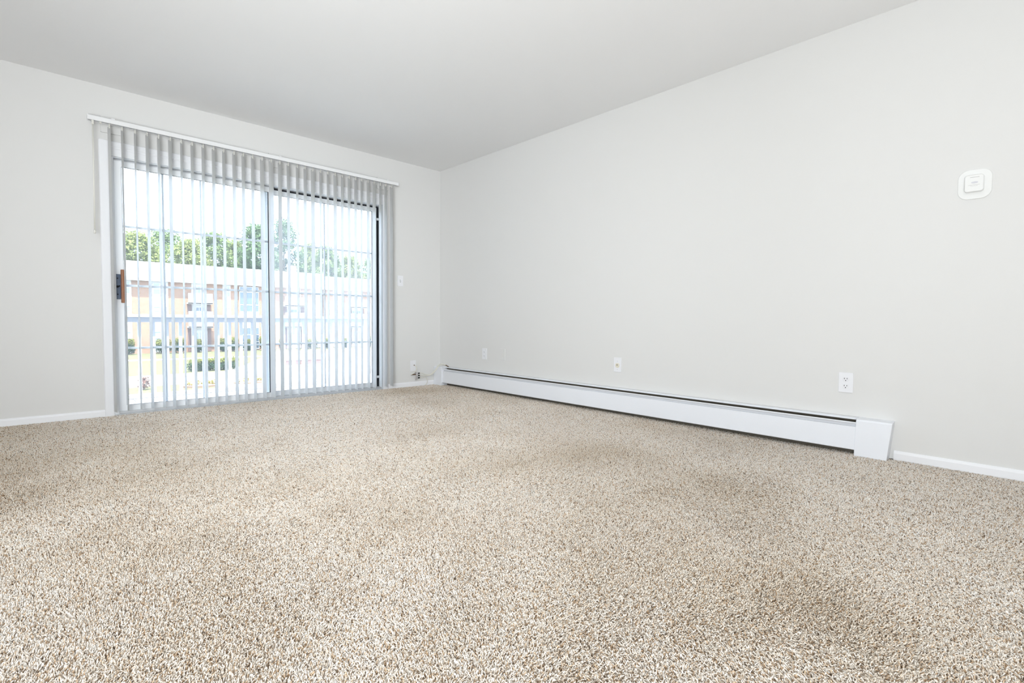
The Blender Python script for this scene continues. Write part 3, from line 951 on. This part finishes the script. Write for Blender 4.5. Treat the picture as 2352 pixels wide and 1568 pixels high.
def tree(x, y, top, wid, mkey, label, rs, n=15000):
    t = thing('tree', (x, y, GZ), label, 'tree', 'trees behind the apartment blocks')
    r = random.Random(rs)
    tr = MB().tube([(x, y, GZ - 0.1), (x + 0.1, y, GZ + 3), (x - 0.1, y, GZ + 6.5), (x, y, top - 2.5)], [0.38, 0.3, 0.22, 0.08], 9)
    for k in range(6):
        a = k * 1.05 + r.uniform(-0.3, 0.3)
        z0 = GZ + 4.5 + k * 1.0
        L_ = wid * r.uniform(0.5, 0.8)
        tr.tube([(x, y, z0), (x + math.cos(a) * L_ * 0.5, y + math.sin(a) * L_ * 0.5, z0 + 1.2), (x + math.cos(a) * L_, y + math.sin(a) * L_, z0 + 2.2)], [0.14, 0.09, 0.03], 6)
    obj('trunk', tr, M['bark'], t)
    blobs = []
    for k in range(22):
        z = GZ + 5.0 + (top - GZ - 5.0) * (k + 0.5) / 22
        f = (z - GZ - 5.0) / (top - GZ - 5.0)
        ww = wid * math.sqrt(max(0.02, 1.0 - max(0.0, (f - 0.35) / 0.68) ** 2))
        a = k * 2.4 + r.uniform(-0.4, 0.4)
        rad = r.uniform(0.36, 0.50) * wid * (0.65 + 0.35 * ww / wid)
        d = max(0, ww - rad * 0.8) * r.uniform(0.45, 1.0)
        blobs.append(((x + d * math.cos(a), y + d * math.sin(a), min(z, top - rad * 0.7)), (rad, rad, rad * 0.78)))
    fast_obj('foliage', leaves(blobs, n, 0.17, rs), M[mkey], t)

TREES = [(-3.0, 76.0, 10.6, 3.9, 'leafB', 'leafy tree behind the apartment roof, out of sight left of the door stile'),
         (7.2, 84.5, 13.1, 4.3, 'leafA', 'round light green tree at the left end of the row behind the roof'),
         (11.9, 93.0, 15.1, 4.7, 'leafB', 'second tree from the left behind the roof, level with its neighbours'),
         (12.2, 76.0, 11.5, 3.5, 'leafA', 'pale yellow green tree, third from the left behind the roof'),
         (16.9, 84.5, 14.2, 4.2, 'leafB', 'fourth tree from the left behind the roof, darker toward its foot'),
         (22.0, 93.0, 14.4, 3.8, 'leafA', 'yellow green tree left of the two tall dark trees'),
         (20.6, 76.0, 14.7, 3.8, 'leafC', 'tall dark green tree left of the door\'s middle stile'),
         (27.5, 84.5, 17.6, 3.9, 'leafC', 'tallest dark green tree, just right of the middle stile above the chimney'),
         (35.1, 93.0, 15.5, 3.5, 'leafA', 'thin crowned tree right of the tallest tree'),
         (31.2, 76.0, 12.6, 3.0, 'leafB', 'mid green tree behind the step in the roof line'),
         (39.3, 84.5, 12.7, 3.7, 'leafA', 'pale tree, second from the right end of the row'),
         (48.6, 93.0, 14.0, 4.4, 'leafB', 'last tree on the right behind the lower roof'),
         (45.0, 76.0, 11.5, 3.9, 'leafB', 'leafy tree hidden behind the right hand door frame')]
for i, a in enumerate(TREES):
    tree(*a, rs=20 + i)

def shrub(x, y, h, wid, keys, label, rs, name='shrub', cat='shrub', group='shrubs at the foot of the apartment block', n=1100, size=0.075):
    t = thing(name, (x, y, GZ), label, cat, group)
    blobs = [((x + dx * wid, y + dy * wid, GZ + h * dz), (wid * 0.62, wid * 0.62, h * 0.34)) for dx, dy, dz in ((-0.35, 0, 0.36), (0.35, 0.1, 0.36), (0, -0.2, 0.4))]
    fast_obj('lower_foliage', leaves(blobs, n, size, rs), M[keys[1]], t)
    blobs = [((x + dx * wid, y, GZ + h * 0.72), (wid * 0.6, wid * 0.6, h * 0.27)) for dx in (-0.3, 0.3)]
    fast_obj('upper_foliage', leaves(blobs, n, size, rs + 1), M[keys[0]], t)  # upper clumps take the first colour key, lower clumps the second
    st = MB()
    for k in range(5):
        a = k * 1.26
        st.tube([(x, y, GZ - 0.05), (x + 0.4 * wid * math.cos(a), y + 0.4 * wid * math.sin(a), GZ + h * 0.6)], [0.03, 0.012], 6)
    obj('stem', st, M['bark'], t)

SH = [(3.5, 1.75, 0.62, 'tall narrow shrub at the left edge of the glass, by the brick wall'),
      (6.5, 1.65, 0.85, 'shrub under the second white window bay from the left'),
      (8.0, 1.75, 0.62, 'golden topped shrub left of the first balcony bay'),
      (9.75, 1.55, 0.55, 'low dark shrub before the glazed doors of the first balcony bay'),
      (12.2, 1.65, 0.55, 'shrub right of the first balcony bay'),
      (13.4, 1.75, 0.62, 'wide golden shrub left of the stair entrance'),
      (14.9, 1.45, 0.45, 'small shrub in front of the stair entrance'),
      (17.0, 1.85, 0.95, 'large rounded shrub right of the stair entrance'),
      (18.9, 1.50, 0.40, 'slim shrub just right of the middle stile'),
      (22.5, 1.35, 0.95, 'broad golden shrub with a dark base below the chimney'),
      (24.7, 1.40, 0.62, 'golden shrub at the joint of the two apartment blocks'),
      (27.3, 1.35, 0.75, 'shrub under the farther block\'s first window bay'),
      (31.2, 1.60, 0.60, 'last shrub on the right by the door frame')]
for i, (x, h, wd_, lab) in enumerate(SH):
    shrub(x, 60.6, h, wd_, ('shrubA', 'shrubB'), lab, 60 + 2 * i)
# clipped low hedge on the lawn
t = thing('hedge', (6.1, 37.8, GZ), 'low dark hedge with golden top on the lawn beside the drive', 'hedge')
hx = [4.75 + 0.3 * k for k in range(10)]
fast_obj('lower_foliage', leaves([((x, 37.7 + 0.05 * (k % 3), GZ + 0.36), (0.36, 0.42, 0.36)) for k, x in enumerate(hx)], 2600, 0.065, 100), M['shrubB'], t)
fast_obj('upper_foliage', leaves([((x + 0.1, 37.85, GZ + 0.72 + 0.05 * (k % 2)), (0.34, 0.42, 0.20)) for k, x in enumerate(hx)], 1800, 0.065, 101), M['shrubA'], t)  # golden clumps above the dark lower ones
st = MB()
for k, x in enumerate(hx):
    st.tube([(x, 37.8, GZ - 0.05), (x + 0.06, 37.8, GZ + 0.3), (x + 0.1, 37.85, GZ + 0.65)], [0.025, 0.018, 0.008], 6)
obj('stem', st, M['bark'], t)
shrub(0.75, 28.6, 0.75, 0.32, ('pink', 'pink'), 'small pinkish bush on the lower lawn', 120, 'flowering_bush', 'bush', None, 220, 0.05)
for i, (x, y, lab) in enumerate(((3.4, 28.3, 'flower bed with yellow plants on the left of the drive'), (6.0, 28.2, 'flower bed with yellow plants farther right beside the drive'))):
    t = thing('flower_bed', (x, y, GZ), lab, 'flower bed', 'flower beds by the drive')
    obj('mulch', MB().prism([(x + 0.95 * math.cos(a), y + 0.7 * math.sin(a)) for a in [2 * math.pi * k / 20 for k in range(20)]], 'z', GZ, GZ + 0.10), M['mulch'], t)
    fl = fast_obj('flowers', leaves([((x + dx, y + dy, GZ + 0.22), (0.20, 0.20, 0.14)) for dx, dy in ((-0.55, 0), (-0.2, 0.25), (0.1, -0.2), (0.45, 0.2), (0.6, -0.1))], 300, 0.05, 140 + i), M['yellow'], t)
    tag(fl, kind='stuff')
# low brick planter and short posts on the court
t = thing('planter_wall', (13.2, 38.6, GZ), 'low brick planter wall on the pale court', 'planter')
obj('brick_wall', MB().box(11.6, 14.9, 38.4, 38.7, GZ, GZ + 0.42), M['chim'], t)
obj('coping', MB().box(11.55, 14.95, 38.35, 38.75, GZ + 0.42, GZ + 0.49), M['conc'], t)
for i, (x, y, lab) in enumerate(((9.55, 27.2, 'short brown post on the court, farthest left of four'), (11.7, 28.0, 'short brown post on the court, second from the left'),
                                 (13.0, 28.3, 'short brown post on the court, third from the left'), (14.0, 28.3, 'short brown post on the court, farthest right of four'))):
    p = MB().box(x - 0.05, x + 0.05, y - 0.05, y + 0.05, GZ, GZ + 0.55)
    p.add([(x - 0.06, y - 0.06, GZ + 0.55), (x + 0.06, y - 0.06, GZ + 0.55), (x + 0.06, y + 0.06, GZ + 0.55), (x - 0.06, y + 0.06, GZ + 0.55), (x, y, GZ + 0.62)],
          [(3, 2, 1, 0), (0, 1, 4), (1, 2, 4), (2, 3, 4), (3, 0, 4)])
    tag(obj('wooden_post', p, M['post'], loc=(x, y, GZ)), lab, 'post', 'short posts on the court')
